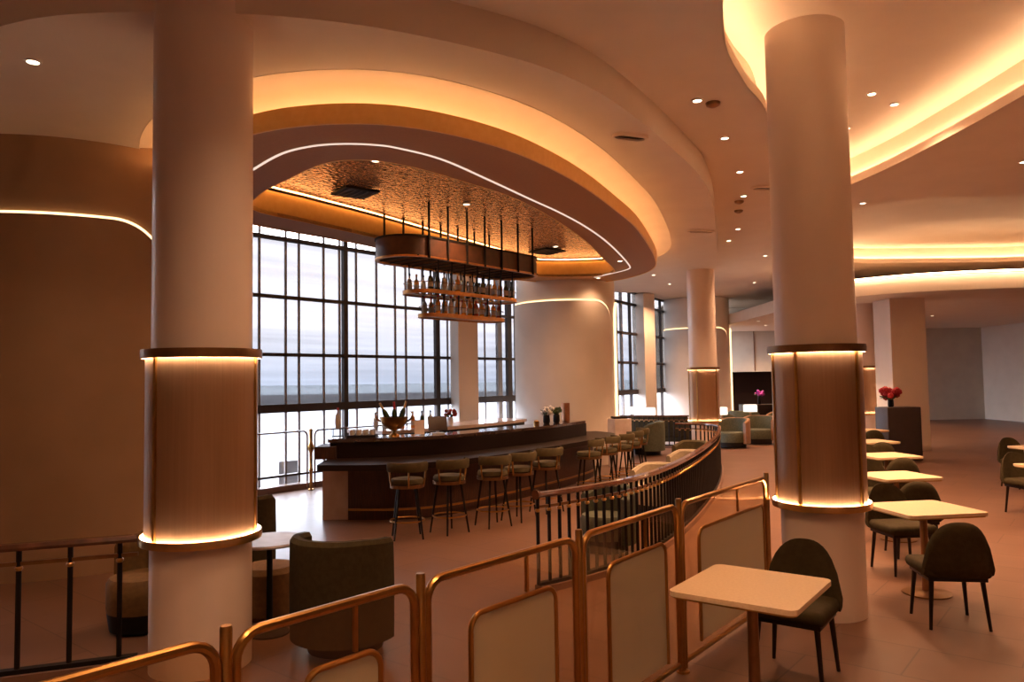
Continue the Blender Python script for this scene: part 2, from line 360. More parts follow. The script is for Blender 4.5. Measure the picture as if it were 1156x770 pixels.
# ------------------------------------------------------------------ windows
def wpt(s, off=0): return W0 + WD*s + Vector((WD.y, -WD.x))*off
def s_at(x):       # distance along the wall where a line of sight at lateral slope t meets it
    t = (x-578)/850; return (t*W0.y - W0.x)/(WD.x - t*WD.y)
def bar_between(bm, a, b, z0, z1, th):
    a, b = Vector(a), Vector(b); d = b-a; L = d.length; c = (a+b)/2
    box(bm, (c.x, c.y, (z0+z1)/2), (L, th, z1-z0), math.atan2(d.y, d.x))
def window_wall(name, A, Bp, zs, verts, ztop, d):
    A, Bp = Vector(A), Vector(Bp)
    bm = B(); bar_between(bm, A, Bp, ztop-.03, ztop+.25, .12)
    bar_between(bm, A, Bp, 0, .05, .2)
    f = struct(name, bm, 'frame', smooth=False)
    for z, h in zs:
        bm = B(); bar_between(bm, A, Bp, z-h/2, z+h/2, .11); obj('transom', bm, 'frame', f, smooth=False)
    for s, wd, m in verts:
        p = A + d*s
        bm = B(); box(bm, (p.x, p.y, ztop/2), (wd, .09 if wd > .05 else .03, ztop), math.atan2(d.y, d.x)); obj('mullion', bm, m, f, smooth=False)
    bm = B(); bar_between(bm, A, Bp, 1.5, 4.62 if name == 'window_1' else ztop, .012); obj('screened_pane', bm, 'screen', f, smooth=False)
    bm = B(); bar_between(bm, A, Bp, .05, 1.5, .012); obj('lower_pane', bm, 'pane', f, smooth=False)
    return f
A1 = W0 - WD*6; E1 = W0 + WD*8.5
vs = [(s+6, w_, m_) for s, w_, m_ in [(s_at(x), ww, mm) for x, ww, mm in
      [(292, .042, 'greyframe'), (322, .042, 'greyframe'), (337, .042, 'greyframe'), (365, .042, 'greyframe'), (383, .042, 'greyframe'), (389, .10, 'frame'), (402, .042, 'greyframe'), (425, .042, 'greyframe'), (446, .042, 'greyframe'), (458, .042, 'greyframe'),
       (477, .042, 'greyframe'), (493, .12, 'frame'), (505, .035, 'greyframe'), (538, .042, 'greyframe'), (547, .035, 'greyframe'), (563, .14, 'greyframe'), (574, .16, 'frame'), (581, .042, 'greyframe')]]] + [(.6, .1, 'frame'), (2.2, .1, 'frame'), (3.8, .1, 'frame'), (5.0, .1, 'frame')]
window_wall('window_1', A1, E1, [(1.49, .15), (2.48, .06), (3.55, .06), (4.64, .07), (.26, .04)], vs, 4.86, WD)
A2 = Vector((1.2, 20.4)); D2 = Vector((4.2, 7.4)).normalized()
window_wall('window_2', A2, A2 + D2*10.2, [(1.49, .16), (2.47, .08), (3.45, .08), (4.45, .08)], [(.8*k, .07, 'frame' if k % 2 else 'greyframe') for k in range(1, 13)], 4.86, D2)
bm = B(); bar_between(bm, W0 - WD*6 + Vector((.12, -.1)), W0 + WD*8 + Vector((.12, -.1)), 0, .11, .22); struct('baseboard_window', bm, 'plinth', smooth=False)
def pier(name, x, y, s, h, rz=.68):
    bm = B(); box(bm, (x, y, h/2), (s, s, h), rz, .01); return struct(name, bm, 'cream', smooth=False)
bm = B(); box(bm, (-1.1, 17.25, 2.3), (.50, .42, 4.6), math.atan2(WD.y, WD.x) - .35, .01); struct('wall_pier', bm, 'cream', smooth=False)
bm = B(); box(bm, (4.55, 25.9, 2.4), (.62, .5, 4.9), .75, .01); struct('wall_pier', bm, 'cream', smooth=False)
bm = B(); box(bm, (10.1, 19.6, 2.0), (.9, .9, 4.0), .0, .01); struct('wall_pier', bm, 'cream', smooth=False)
# round drums with edge-lit arched panels
def drum(name, cx, cy, R, h, panels, m='cream'):
    bm = B(); lathe(bm, [(R, 0), (R, h)], (cx, cy, 0), 96)
    d = struct(name, bm, m, auto=60)
    for a0, a1, zt, cr_ in panels:
        a0, a1 = math.radians(a0), math.radians(a1); n = 90; rr = R + .05; lr = .014 if cy < 12 else (.035 if a0 > -1 else .016)
        top = []
        for k in range(n+1):
            a = a0 + (a1-a0)*k/n; dd = min(a-a0, a1-a)*R
            z = zt if dd > cr_ else zt - (cr_ - math.sqrt(max(0, cr_**2 - (cr_-dd)**2)))
            top.append((a, z))
        bm = B(); rows = []
        for a, z in top:
            c_, s_ = math.cos(a), math.sin(a)
            rows.append([bm.verts.new((cx + r*c_, cy + r*s_, zz)) for r, zz in ((R, .0), (rr, .0), (rr, z), (R, z))])
        for p, q in zip(rows, rows[1:]):
            for j in range(3): bm.faces.new((p[j], p[j+1], q[j+1], q[j]))
        bm.faces.new(rows[0]); bm.faces.new(rows[-1][::-1])
        obj('arched_panel', bm, m, d, auto=60)
        path = [(a0, .02)] + [(a0, z) for z in (1, 2, 3)] + top + [(a1, z) for z in (3, 2, 1)] + [(a1, .02)]
        bm = B(); tube(bm, [(cx + (R+.02)*math.cos(a + .018/R*(-1 if k < n/2 else 1)), cy + (R+.02)*math.sin(a + .018/R*(-1 if k < n/2 else 1)), z + .018) for k, (a, z) in enumerate(path)], lr, 6); obj('led_edge', bm, M['drumled'], d)
M['drumled'] = emission('drum_edge_led', (1, .60, .28), 1.2)
drum('wall_drum_left', -5.4, 9.4, 1.8, 4.86, [(-165, -34, 3.72, .55)], 'tanwall')
drum('wall_drum_middle', 1.3, 18.1, 1.18, 4.86, [(-200, -36, 3.72, .5), (-20, 110, 3.72, .3)])
drum('wall_drum_far', 6.95, 28.3, 1.2, 4.86, [(-200, -40, 3.72, .5), (-20, 110, 3.72, .3)])

# ------------------------------------------------------------------ outside
bm = B(); box(bm, (-60, 90, -.7), (240, 200, .1)); bmesh.ops.translate(bm, vec=(0, 0, 0), verts=bm.verts); struct('ground', bm, 'ground', smooth=False)
bm = B(); box(bm, (-400, 1190, -1.2), (3000, 2000, .1)); tag(obj('sea', bm, 'sea', smooth=False), 'hazy blue-grey sea beyond the window wall', 'sea', kind='structure')
bm = B(); box(bm, (-4.55, 15.05, .16), (.42, .42, .55), .7, .01); tag(obj('planter_box', bm, 'concrete', smooth=False), 'low grey concrete box standing outside the window behind the brass rail post', 'planter')
bm = B(); box(bm, (-4.55, 15.05, -.4), (.8, .8, .52), .7); struct('trim_1', bm, 'concrete', smooth=False)

# ------------------------------------------------------------------ columns
def column(x, y, R, label, seams, h=4.87, z0=.88, z1=2.15):
    t = thing('column', label, 'column', (x, y, 0), 0, 'round columns with light rings')
    bm = B(); lathe(bm, [(R, 0), (R, h)], seg=64); obj('shaft', bm, 'shaft', t, auto=60)
    rp = R + .035
    bm = B(); lathe(bm, [(rp, z0), (rp, z1)], seg=96); obj('ribbed_panel', bm, 'panel', t, auto=60)
    for nm, zz, up in (('top_ring', z1, 1), ('bottom_ring', z0, -1)):
        bm = B()
        q = R + .066
        pr = [(R-.01, zz-.004*up), (q-.008, zz-.004*up), (q-.008, zz-.028*up), (q, zz-.028*up), (q+.003, zz+.01*up), (q, zz+(.034 if up > 0 else .024)*up), (R-.01, zz+(.034 if up > 0 else .024)*up)]
        lathe(bm, pr, seg=72); obj(nm, bm, 'bronze' if up > 0 else 'goldtrim', t)
        bm = B()
        zl = zz - .012*up
        lathe(bm, [(rp+.009, zl-.006), (rp+.019, zl-.006), (rp+.019, zl+.006), (rp+.009, zl+.006)], seg=72); obj('light_ring', bm, 'ledwarm', t)
    for a in seams:
        a = math.radians(a)
        bm = B(); box(bm, (math.cos(a)*(rp+.004), math.sin(a)*(rp+.004), (z0+z1)/2), (.02, .022, z1-z0-.03), a); obj('seam_bar', bm, 'brass', t, smooth=False)
    return t
column(-2.2, 5.35, .335, 'thick pale column at left with a light-ringed bronze band, cut by nothing in front', [-180, -119, 0, 90])
column(2.54, 6.3, .32, 'thick pale column at right beside the brass partition, bronze band with two light rings', [-182, -137, -56, 60])
column(4.63, 18.3, .33, 'slimmer-looking pale column behind the far end of the curved balustrade', [-172, -129, -50, 60])
column(9.65, 20.7, .36, 'most distant banded column, seen just right of the right-hand column', [-120, -20, 60, 150], 3.9)
bpy.data.objects['column']['label'] = 'thick pale column at left in front of the dark curved wall, glowing bronze band'

# ------------------------------------------------------------------ ceiling fittings
def make_downlight(label):
    t = thing('downlight', label, 'downlight', (0, 0, 0), 0, 'round ceiling downlights')
    bm = B(); lathe(bm, [(.062, 0), (.062, -.012), (.046, -.014), (.044, -.002)], seg=20); obj('trim_ring', bm, 'white', t)
    bm = B(); lathe(bm, [(.043, -.006), (.043, -.002)], seg=20); obj('lens', bm, 'lamp', t)
    return t
dl0 = None
def downlight(x, y, z, label, power=None, ang=115, group='round ceiling downlights'):
    global dl0
    if dl0 is None: dl0 = make_downlight(label); o = dl0; o.location = (x, y, z)
    else: o = dup(dl0, (x, y, z), 0, label, group)
    o['group'] = group
    if power:
        l = bpy.data.lights.new('downlight_beam', 'SPOT'); l.energy = power; l.color = WARM; l.spot_size = math.radians(ang); l.spot_blend = .9; l.shadow_soft_size = .05
        lo = bpy.data.objects.new('downlight_beam', l); C.objects.link(lo); lo.parent = o; lo.location = (0, 0, -.03)
    return o
row = [(2.01, 7.86), (2.66, 9.13), (3.31, 10.67), (3.81, 12.12), (4.53, 14.85), (4.71, 16.11)]
names = ['nearest', 'second', 'third', 'fourth', 'fifth', 'sixth']
for k, (x, y) in enumerate(row):
    downlight(x, y, ZO, f'{names[k]} downlight of the curved row between the canopy ring and the right-hand column', SPOT_W*1.1, 100)
for k, (x, y) in enumerate([(4.41, 8.96), (4.87, 9.33), (4.66, 10.23)]):
    downlight(x, y, ZO + .46, ['left of the two near downlights in the recess right of the right-hand column', 'rightmost downlight in the recess right of the right-hand column', 'downlight in the ceiling recess, touching the edge of the right-hand column'][k], SPOT_W*1.4, 130)
downlight(6.05, 12.77, ZO, 'lone downlight on the ceiling strip below the bright recess edge at right', SPOT_W, 130)
for k, (x, y) in enumerate([(-.65, 11.2), (.9, 14.9), (2.1, 14.35), (-1.6, 8.9), (1.95, 16.72)]):
    downlight(x, y, Z1 + .40 if k in (0, 1, 3) else Z1, ['downlight in the hammered copper ceiling above the hanging rack', 'downlight near the far end of the copper ceiling', 'small downlight in the canopy soffit near its right tip', 'downlight in the near left part of the hammered copper ceiling', 'downlight in the soffit washing the round wall at the right end of the bar'][k], SPOT_W*(.5, .5, .5, .5, .1)[k], 130)
for k, (x, y) in enumerate([(-3.8, 5.9), (-.4, 4.2), (-4.6, 3.4), (.6, 2.3), (-1.2, 1.2), (3.2, -.5), (7.2, 7.4), (7.2, 10.4), (7.5, 3.5), (10.5, 8.0), (10.5, 4)]):
    downlight(x, y, ZA if k == 0 else ZO, ['downlight on the ring ceiling left of the left column', 'ceiling downlight above the near floor, outside the canopy ring', 'ceiling downlight at the near left', 'ceiling downlight above the near table', 'ceiling downlight behind the viewpoint', 'ceiling downlight behind the viewpoint at right', 'ceiling downlight right of the recess, near', 'ceiling downlight right of the recess, farther', 'ceiling downlight at the right edge, near', 'ceiling downlight far to the right', 'ceiling downlight far to the right, near'][k], SPOT_W*(.25, .6, .3, .6, .8, 1, 1.1, 1.1, 1.1, 1.1, 1.1)[k], 120)
far = [(3.6, 18.9), (4.4, 20.8), (6.2, 18.2), (7.3, 20.6), (5.7, 22.3), (6.4, 24.8), (7.6, 23.4), (8.6, 26.2), (9.6, 28.4), (7.7, 29.8), (5.2, 24.9), (10.6, 30.2), (9.0, 24.0)]
far.sort(key=lambda p: p[1])
FO = [n + ' nearest of them' for n in 'the first second third fourth fifth sixth seventh eighth ninth tenth eleventh twelfth thirteenth'.split()[1:]]
for k, (x, y) in enumerate(far):
    zz = ZA if (y < 21.5 and x < 5) else (3.88 if x > 8.1 else ZO)
    downlight(x, y, zz, f'tiny far ceiling downlight beyond the middle column, {FO[k]}', SPOT_W*1.4 if k % 2 == 0 else None, 130, 'far downlights beyond the middle column')
for k, (x, y) in enumerate([(11, 22), (14, 25), (17, 21), (14, 29)]):
    downlight(x, y, 3.88, ['nearest left', 'middle', 'rightmost', 'farthest'][k] + ' downlight on the lowered ceiling at right', SPOT_W, 130, 'downlights of the lowered ceiling at right')
def vent(x, y, z, label, sx, sy, rz, name='ceiling_vent', lip='ceil'):
    t = thing(name, label, 'vent', (x, y, z), rz)
    bm = B(); r = sy/2
    lp = [(sx/2 - r + r*math.cos(a), r*math.sin(a)) for a in [(-.5 + k/10)*PI for k in range(11)]] + [(-(sx/2 - r) + r*math.cos(a), r*math.sin(a)) for a in [(.5 + k/10)*PI for k in range(11)]]
    plate(bm, lp, [[(p[0]*.86, p[1]*.6) for p in lp]], -.03, 0); obj('lip', bm, lip, t)
    bm = B(); plate(bm, [(p[0]*.86, p[1]*.6) for p in lp], [], -.008, -.002); obj('dark_slot', bm, 'black', t)
vent(1.31, 8.0, ZA, 'oval dark slot vent in the ring ceiling right of the canopy', .42, .2, .4)
vent(3.4, 13.3, ZA, 'oval slot vent in the ring ceiling above the middle column', .5, .2, .2)
vent(4.0, 11.6, ZO, 'oval slot vent beside the right-hand column', .5, .2, .2)
def hatch(x, y, z, label, sx, sy, rz):
    t = thing('ceiling_hatch', label, 'grille', (x, y, z), rz)
    bm = B(); box(bm, (0, 0, -.02), (sx, sy, .03)); obj('panel', bm, 'black', t, smooth=False)
    for k in range(5):
        bm = B(); box(bm, ((k-2)*sx/5.5, 0, -.04), (.015, sy*.92, .01)); obj('slat', bm, 'frame', t, smooth=False)
hatch(-2.15, 10.35, Z1 + .40, 'dark square grille in the copper ceiling left of the rack', .5, .5, .66)
hatch(.75, 15.4, Z1 + .40, 'dark grille at the far right end of the copper ceiling', .55, .55, .66)
for k, (x, y, l) in enumerate([(2.2, 7.95, 'small brass sprinkler between the first two row downlights'), (3.85, 12.5, 'round dark ceiling speaker past the fourth row downlight'), (4.05, 13.2, 'round dark ceiling speaker, farther of the two past the row downlights')]):
    bm = B(); lathe(bm, [(.08, 0), (.07, -.03), (.03, -.05), (.0, -.05)], (x, y, ZO), 20); tag(obj('ceiling_speaker', bm, 'bronze'), l, 'speaker')

# ------------------------------------------------------------------ bar
ledge_f = spline([(-2.65, 10.2), (-1.85, 10.12), (-1.05, 10.42), (-.4, 11.02), (.2, 11.85), (.8, 12.75), (1.45, 13.8), (1.92, 14.7), (2.02, 15.4), (1.75, 16.05)], 7)
tier_f = spline([(-2.7, 11.0), (-1.9, 11.1), (-1.0, 11.5), (-.1, 12.55), (.65, 13.5), (1.42, 14.9)], 8)
def band(front, back, z0, z1):
    bm = B(); plate(bm, list(front) + list(back)[::-1], [], z0, z1); return bm
def shift(P, dx, dy): return [(p[0]+dx, p[1]+dy) for p in P]
bar = thing('bar_counter', 'long curved dark wooden bar counter with a raised back tier under the canopy', 'bar')
base_f = spline([(-2.36, 10.78), (-1.72, 10.74), (-1.15, 10.92), (-.6, 11.45), (-.05, 12.25), (.55, 13.15), (1.15, 14.15), (1.5, 14.9), (1.6, 15.4), (1.4, 15.8)], 7)
bm = band(base_f, [(-2.3, 11.3), (-1.5, 11.5), (-.4, 12.7), (.6, 14.2), (1.1, 15.6)], .0, .76); obj('counter_base', bm, 'barwood', bar, auto=20)
bm = band(ledge_f, [(-2.75, 11.6), (-1.5, 11.9), (-.4, 13.0), (.6, 14.4), (1.2, 15.9)], .76, .84); obj('lower_counter', bm, 'darkwood', bar, auto=20)
bm = band(shift(tier_f, .02, .04), [(-2.5, 11.5), (-1.8, 11.55), (-1.15, 11.85), (-.35, 12.8), (.35, 13.8), (1.05, 15.1)], .84, 1.075); obj('upper_tier', bm, 'darkwood', bar, auto=20)
bm = band(tier_f, [(-2.55, 11.65), (-1.8, 11.72), (-1.2, 12.0), (-.42, 12.95), (.28, 13.95), (.95, 15.2)], 1.075, 1.125); obj('upper_worktop', bm, 'darkstone', bar, auto=20)
bm = B(); sweep(bm, [(p[0] + .03, p[1] - .12) for p in base_f], [(-.01, .15), (.02, .15), (.02, .18), (-.01, .18)]); obj('foot_rail', bm, 'brass', bar)
bm = B(); sweep(bm, base_f, [(.0, .735), (.012, .735), (.012, .755), (.0, .755)]); obj('under_counter_light', bm, M['barled'] if 'barled' in M else emission('dim_amber_strip', (1, .35, .08), .9), bar)
bm = B(); box(bm, (-2.56, 11.16, .38), (.36, .7, .76), .03); obj('marble_end', bm, 'marble', bar, smooth=False)
bm = B(); box(bm, (-2.74, 11.25, .93), (.3, .6, .18), .05); obj('end_block', bm, 'barwood', bar, smooth=False)
bc = thing('back_counter', 'pale marble back counter between the bar and the window', 'counter')
back_f = spline([(-2.3, 13.25), (-1.9, 13.45), (-1.0, 14.45), (.0, 16.0), (.3, 16.75)], 6)
bm = band(back_f, shift(back_f, -.75, .62), 1.03, 1.09); obj('marble_top', bm, 'marble', bc, auto=20)
bm = band(shift(back_f, -.05, .03), shift(back_f, -.72, .58), 0, 1.03); obj('cabinet', bm, 'darkwood', bc, auto=20)
bm = B(); box(bm, (2.35, 16.75, .53), (.4, .4, 1.06), .3, .01); tag(obj('service_plinth', bm, 'marble', smooth=False), 'pinkish stone block at the right end of the bar by the round wall', 'plinth')

# ---------------- bar stools
def make_stool(label):
    t = thing('bar_stool', label, 'stool', (0, 0, 0), 0, 'bar stools along the counter')
    bm = B(); lathe(bm, [(.0, .66), (.19, .66), (.205, .68), (.205, .71), (.19, .735), (.12, .745), (0, .748)], seg=28); obj('seat', bm, 'olive2', t)
    bm = B(); lathe(bm, [(.185, .625), (.212, .625), (.212, .665), (.185, .665)], seg=28); obj('seat_rim', bm, 'bronze', t)
    bm = B()
    arc = [(.235*math.cos(a), .235*math.sin(a), 0) for a in [PI + .22 + k*(PI-.44)/14 for k in range(15)]]
    sweep(bm, arc, [(-.02, .83), (.02, .83), (.027, .87), (.03, .92), (.015, .945), (-.015, .945), (-.025, .92), (-.024, .87)]); obj('backrest', bm, 'olive2', t)
    for a in (PI*1.1, PI*1.5, PI*1.9):
        x, y = math.cos(a), math.sin(a)
        bm = B(); tube(bm, [(x*.205, y*.205, .64), (x*.228, y*.228, .74), (x*.236, y*.236, .84)], .012); obj('back_strut', bm, 'brass', t)
    for a in (.25, .75, 1.25, 1.75):
        a *= PI; x, y = math.cos(a), math.sin(a)
        bm = B(); tube(bm, [(x*.15, y*.15, .63), (x*.25, y*.25, .0)], .014, rr=[.017, .011]); obj('leg', bm, 'black', t)
    bm = B(); tube(bm, [(.214*math.cos(k*PI/12), .214*math.sin(k*PI/12), .22) for k in range(24)], .010, 6, True); obj('foot_ring', bm, 'brass', t)
    return t
stools = [(-1.34, 9.5, 'first'), (-.84, 9.79, 'second'), (-.29, 10.18, 'third'), (.06, 10.58, 'fourth'), (.47, 11.21, 'fifth'), (1.25, 12.6, 'sixth'), (1.6, 13.2, 'seventh'), (1.95, 13.8, 'eighth'), (2.22, 14.42, 'ninth'), (2.45, 15.1, 'tenth')]
st0 = None
for k, (x, y, n) in enumerate(stools):
    q = min(ledge_f, key=lambda p: (p[0]-x)**2 + (p[1]-y)**2)
    rz = math.atan2(q[1]-y, q[0]-x) - PI/2 + (.0, .25, -.2, .1, -.1, .3, 0, .2, -.2, .1)[k]
    lb = f'{n} olive bar stool counted from the left end of the bar counter'
    if st0 is None: st0 = make_stool(lb); st0.location = (x, y, 0); st0.rotation_euler = (0, 0, rz)
    else: dup(st0, (x, y, 0), rz, lb)

# ---------------- hanging bottle rack
RC = Vector((-.80, 12.42)); RA = math.atan2(WD.y, WD.x)
rack = thing('hanging_bottle_rack', 'three-tiered oval wood and brass bottle rack hung over the bar', 'rack', (RC.x, RC.y, 0), RA)
def stadium(L, Wd, n=12):
    r = Wd/2; h = L/2 - r
    return [(h + r*math.cos(a), r*math.sin(a)) for a in [(-.5 + k/n)*PI for k in range(n+1)]] + [(-h + r*math.cos(a), r*math.sin(a)) for a in [(.5 + k/n)*PI for k in range(n+1)]]
tiers = [(3.4, .92, 3.80, 4.10), (2.42, .62, 3.32, 3.37), (1.84, .44, 2.97, 3.02)]
for k, (L, Wd, z0, z1) in enumerate(tiers):
    lp = stadium(L, Wd)
    if k == 0:
        bm = B(); sweep(bm, lp, [(0, z0), (.02, z0), (.02, z1), (0, z1)], True); obj('wood_band', bm, mat('red_mahogany', (.085, .028, .010), .5, scale=10, col2=(.055, .018, .007)), rack)
        for zz in (z0-.015, z1-.01):
            bm = B(); sweep(bm, lp, [(-.02, zz), (.035, zz), (.035, zz+.028), (-.02, zz+.028)], True); obj('band_rim', bm, 'rackrim' if zz < 4 else 'black', rack)
        bm = B()
        for s in range(-6, 7): box(bm, (s*.24, 0, z0+.01), (.02, Wd, .015))
        obj('top_grid', bm, 'black', rack, smooth=False)
    else:
        bm = B(); plate(bm, lp, [stadium(L-.34, Wd-.34)], z0, z0+.018); obj('shelf', bm, 'brass', rack)
        bm = B(); sweep(bm, lp, [(-.005, z0-.025), (.018, z0-.025), (.018, z0+.035), (-.005, z0+.035)], True); obj('shelf_rim', bm, 'rackrim', rack)
        bm = B(); tube(bm, [(p[0], p[1], z0+.15) for p in lp], .006, 6, True); obj('guard_rail', bm, 'bronze', rack)
xs = [-1.40, -.95, -.47, 0, .47, .95, 1.40]
for x in xs:
    for sy in (-1, 1):
        bm = B(); y = sy*.50
        tube(bm, [(x*.9, y, 3.78), (x*.9, y, 4.6)], .018); obj('ceiling_rod', bm, 'black', rack)
for x in (-.9, -.6, -.3, 0, .3, .6, .9):
    for sy in (-1, 1):
        bm = B(); tube(bm, [(x, sy*.31, 3.32), (x, sy*.33, 3.82)], .013, 6); obj('upright', bm, 'black', rack)
for x in (-.69, -.35, 0, .35, .69):
    for sy in (-1, 1):
        bm = B(); tube(bm, [(x, sy*.22, 2.97), (x, sy*.235, 3.34)], .012, 6); obj('upright', bm, 'black', rack)
# bottles
def make_bottle(m, cap, label, h=.31, r=.042):
    t = thing('bottle', label, 'bottle')
    bm = B(); lathe(bm, [(r*.9, 0), (r, .01), (r, h*.56), (r*.8, h*.66), (r*.36, h*.74), (r*.34, h*.95), (0, h*.95)], seg=14); obj('body', bm, m, t)
    bm = B(); lathe(bm, [(r*.4, h*.88), (r*.42, h), (0, h)], seg=12); obj('cap', bm, cap, t)
    bm = B(); lathe(bm, [(r*1.02, h*.18), (r*1.02, h*.45)], seg=14); obj('paper_label', bm, 'creamfab', t)
    return t
protos = {}
kinds = [('dark green', 'bottleglass', 'black'), ('amber', 'amber', 'goldtrim'), ('pale', 'clear', 'black'), ('orange', 'amber', 'red'), ('red', 'redglass', 'goldtrim'), ('pale', 'clear', 'red')]
def bottle(kind, loc, label, group):
    nm, m, cap = kinds[kind]
    if kind not in protos:
        protos[kind] = make_bottle(m, cap, label); o = protos[kind]; o.location = loc; o['group'] = group
        return o
    return dup(protos[kind], loc, random.random()*6, label, group)
ordn = ['first', 'second', 'third', 'fourth', 'fifth', 'sixth', 'seventh', 'eighth', 'ninth', 'tenth', 'eleventh', 'twelfth', 'thirteenth', 'fourteenth', 'fifteenth', 'sixteenth', 'seventeenth', 'eighteenth', 'nineteenth', 'twentieth']
def on_rack(x, y, z):
    c, s = math.cos(RA), math.sin(RA); return (RC.x + x*c - y*s, RC.y + x*s + y*c, z)
seq = [0, 0, 2, 2, 1, 2, 2, 0, 0, 2, 1, 1, 0, 0, 2, 2, 2, 1, 2, 2]
i = 0
for side, nm in ((-1, 'near'), (1, 'window')):
    for k in range(14):
        x = -.98 + k*1.96/13
        kd = seq[(k + (3 if side > 0 else 0)) % 20]
        bottle(kd, on_rack(x, side*.235, 3.339), f'{kinds[kd][0]} bottle, {ordn[k]} from left, {nm} side of the rack\'s middle tier', 'bottles on the middle tier of the hanging rack')
seq = [3, 3, 5, 3, 1, 1, 4, 1, 3, 1, 4, 4]
for side, nm in ((-1, 'near'), (1, 'window')):
    for k in range(11):
        x = -.74 + k*1.48/10
        kd = seq[(k + (2 if side > 0 else 0)) % 12]
        bottle(kd, on_rack(x, side*.15, 2.989), f'{kinds[kd][0]} bottle, {ordn[k]} from left, {nm} side, lowest rack tier', 'bottles on the lowest tier of the hanging rack')

# ---------------- things on the bar
t = thing('wine_cooler_bowl', 'bronze footed wine bowl standing on the near end of the bar', 'bowl', (-1.80, 11.42, 1.126))
bm = B(); lathe(bm, [(.0, 0), (.09, 0), (.08, .02), (.03, .05), (.03, .08), (.12, .12), (.19, .2), (.215, .29), (.20, .29), (.17, .2), (.1, .14), (0, .12)], seg=28); obj('bowl', bm, 'brass', t)
for sx in (-1, 1):
    bm = B(); tube(bm, [(sx*.2, 0, .22), (sx*.26, 0, .26), (sx*.285, 0, .33), (sx*.25, 0, .37)], .016, 8, rr=[.014, .018, .014, .008]); obj('handle', bm, 'brass', t)
def leaning(label, loc, tilt, m='goldtrim', h=.34, name='champagne_bottle'):
    o = bpy.data.objects.new(name, None); C.objects.link(o); o.location = loc; o.rotation_euler = tilt; tag(o, label, 'bottle')
    bm = B(); lathe(bm, [(.035, 0), (.042, .01), (.042, h*.5), (.034, h*.6), (.015, h*.72), (.014, h*.96), (.017, h), (0, h)], seg=16); obj('body', bm, 'bottleglass', o)
    bm = B(); lathe(bm, [(.0175, h*.68), (.0165, h*.97), (.019, h*1.01), (0, h*1.01)], seg=16); obj('foil', bm, m, o)
leaning('gold-foiled bottle leaning left in the bronze bowl on the bar', (-1.86, 11.42, 1.32), (.1, -.45, 0))
leaning('gold-foiled bottle leaning right in the bronze bowl on the bar', (-1.72, 11.42, 1.32), (-.1, .3, 0))
leaning('red-foiled bottle upright in the bronze bowl on the bar', (-1.80, 11.48, 1.30), (.15, .0, 0), 'red')
t = thing('glass_rack', 'low rack of upturned drinking glasses left of the bronze bowl', 'rack', (-2.28, 11.42, 1.126), .1)
bm = B(); box(bm, (0, 0, .015), (.42, .34, .03)); obj('tray', bm, 'black', t, smooth=False)
for r_ in range(3):
    for c_ in range(4):
        bm = B(); lathe(bm, [(.036, .031), (.034, .11), (.03, .11), (.0, .108)], (-.15 + c_*.1, -.1 + r_*.1, 0), 12); obj('glass', bm, 'clear', t)
t = thing('small_shelf_stand', 'small black wire stand at the left end of the bar', 'stand', (-2.62, 11.3, 1.126), .1)
for z_ in (.02, .13):
    bm = B(); box(bm, (0, 0, z_), (.16, .16, .01)); obj('shelf', bm, 'black', t, smooth=False)
for sx in (-1, 1):
    for sy in (-1, 1):
        bm = B(); tube(bm, [(sx*.075, sy*.075, 0), (sx*.075, sy*.075, .14)], .005, 6); obj('post', bm, 'black', t)
bottle(5, (-2.62, 11.3, 1.262), 'pale red-capped bottle alone on the wire stand at the bar\'s left end', 'single bottles along the bar')
t = thing('payment_terminal', 'dark tilted screen on a pale stand on the bar, right of the bronze bowl', 'screen', (-1.18, 11.78, 1.126), .25)
bm = B(); box(bm, (0, 0, .01), (.2, .16, .02), 0, .004); obj('base', bm, 'white', t)
bm = B(); box(bm, (0, 0, 0), (.30, .02, .24), 0, .006); bmesh.ops.rotate(bm, cent=(0, 0, 0), matrix=Matrix.Rotation(-.5, 3, 'X'), verts=bm.verts); bmesh.ops.translate(bm, vec=(0, .0, .16), verts=bm.verts); obj('screen', bm, mat('dark_screen_back', (.04, .02, .015), .4, scale=10), t)
bm = B(); box(bm, (0, .02, .07), (.05, .03, .13)); obj('neck', bm, 'white', t, smooth=False)
t = thing('menu_stand', 'white folded menu card stand left of the dark screen', 'menu', (-1.44, 11.62, 1.126), .1)
for s_ in (-1, 1):
    bm = B(); box(bm, (0, 0, .11), (.15, .006, .23)); bmesh.ops.rotate(bm, cent=(0, 0, .22), matrix=Matrix.Rotation(s_*.35, 3, 'X'), verts=bm.verts); obj('card', bm, 'marble', t, smooth=False)
for k, (x, y, kd) in enumerate([(-2.48, 13.62, 2), (-2.32, 13.6, 5), (-2.17, 13.66, 0), (-2.02, 13.78, 1), (-1.85, 13.92, 1), (-1.70, 14.08, 0), (-1.56, 14.25, 2)]):
    bottle(kd, (x, y, 1.091), f'{kinds[kd][0]} bottle on the marble back counter, {ordn[k]} from its left end', 'bottles on the back counter')
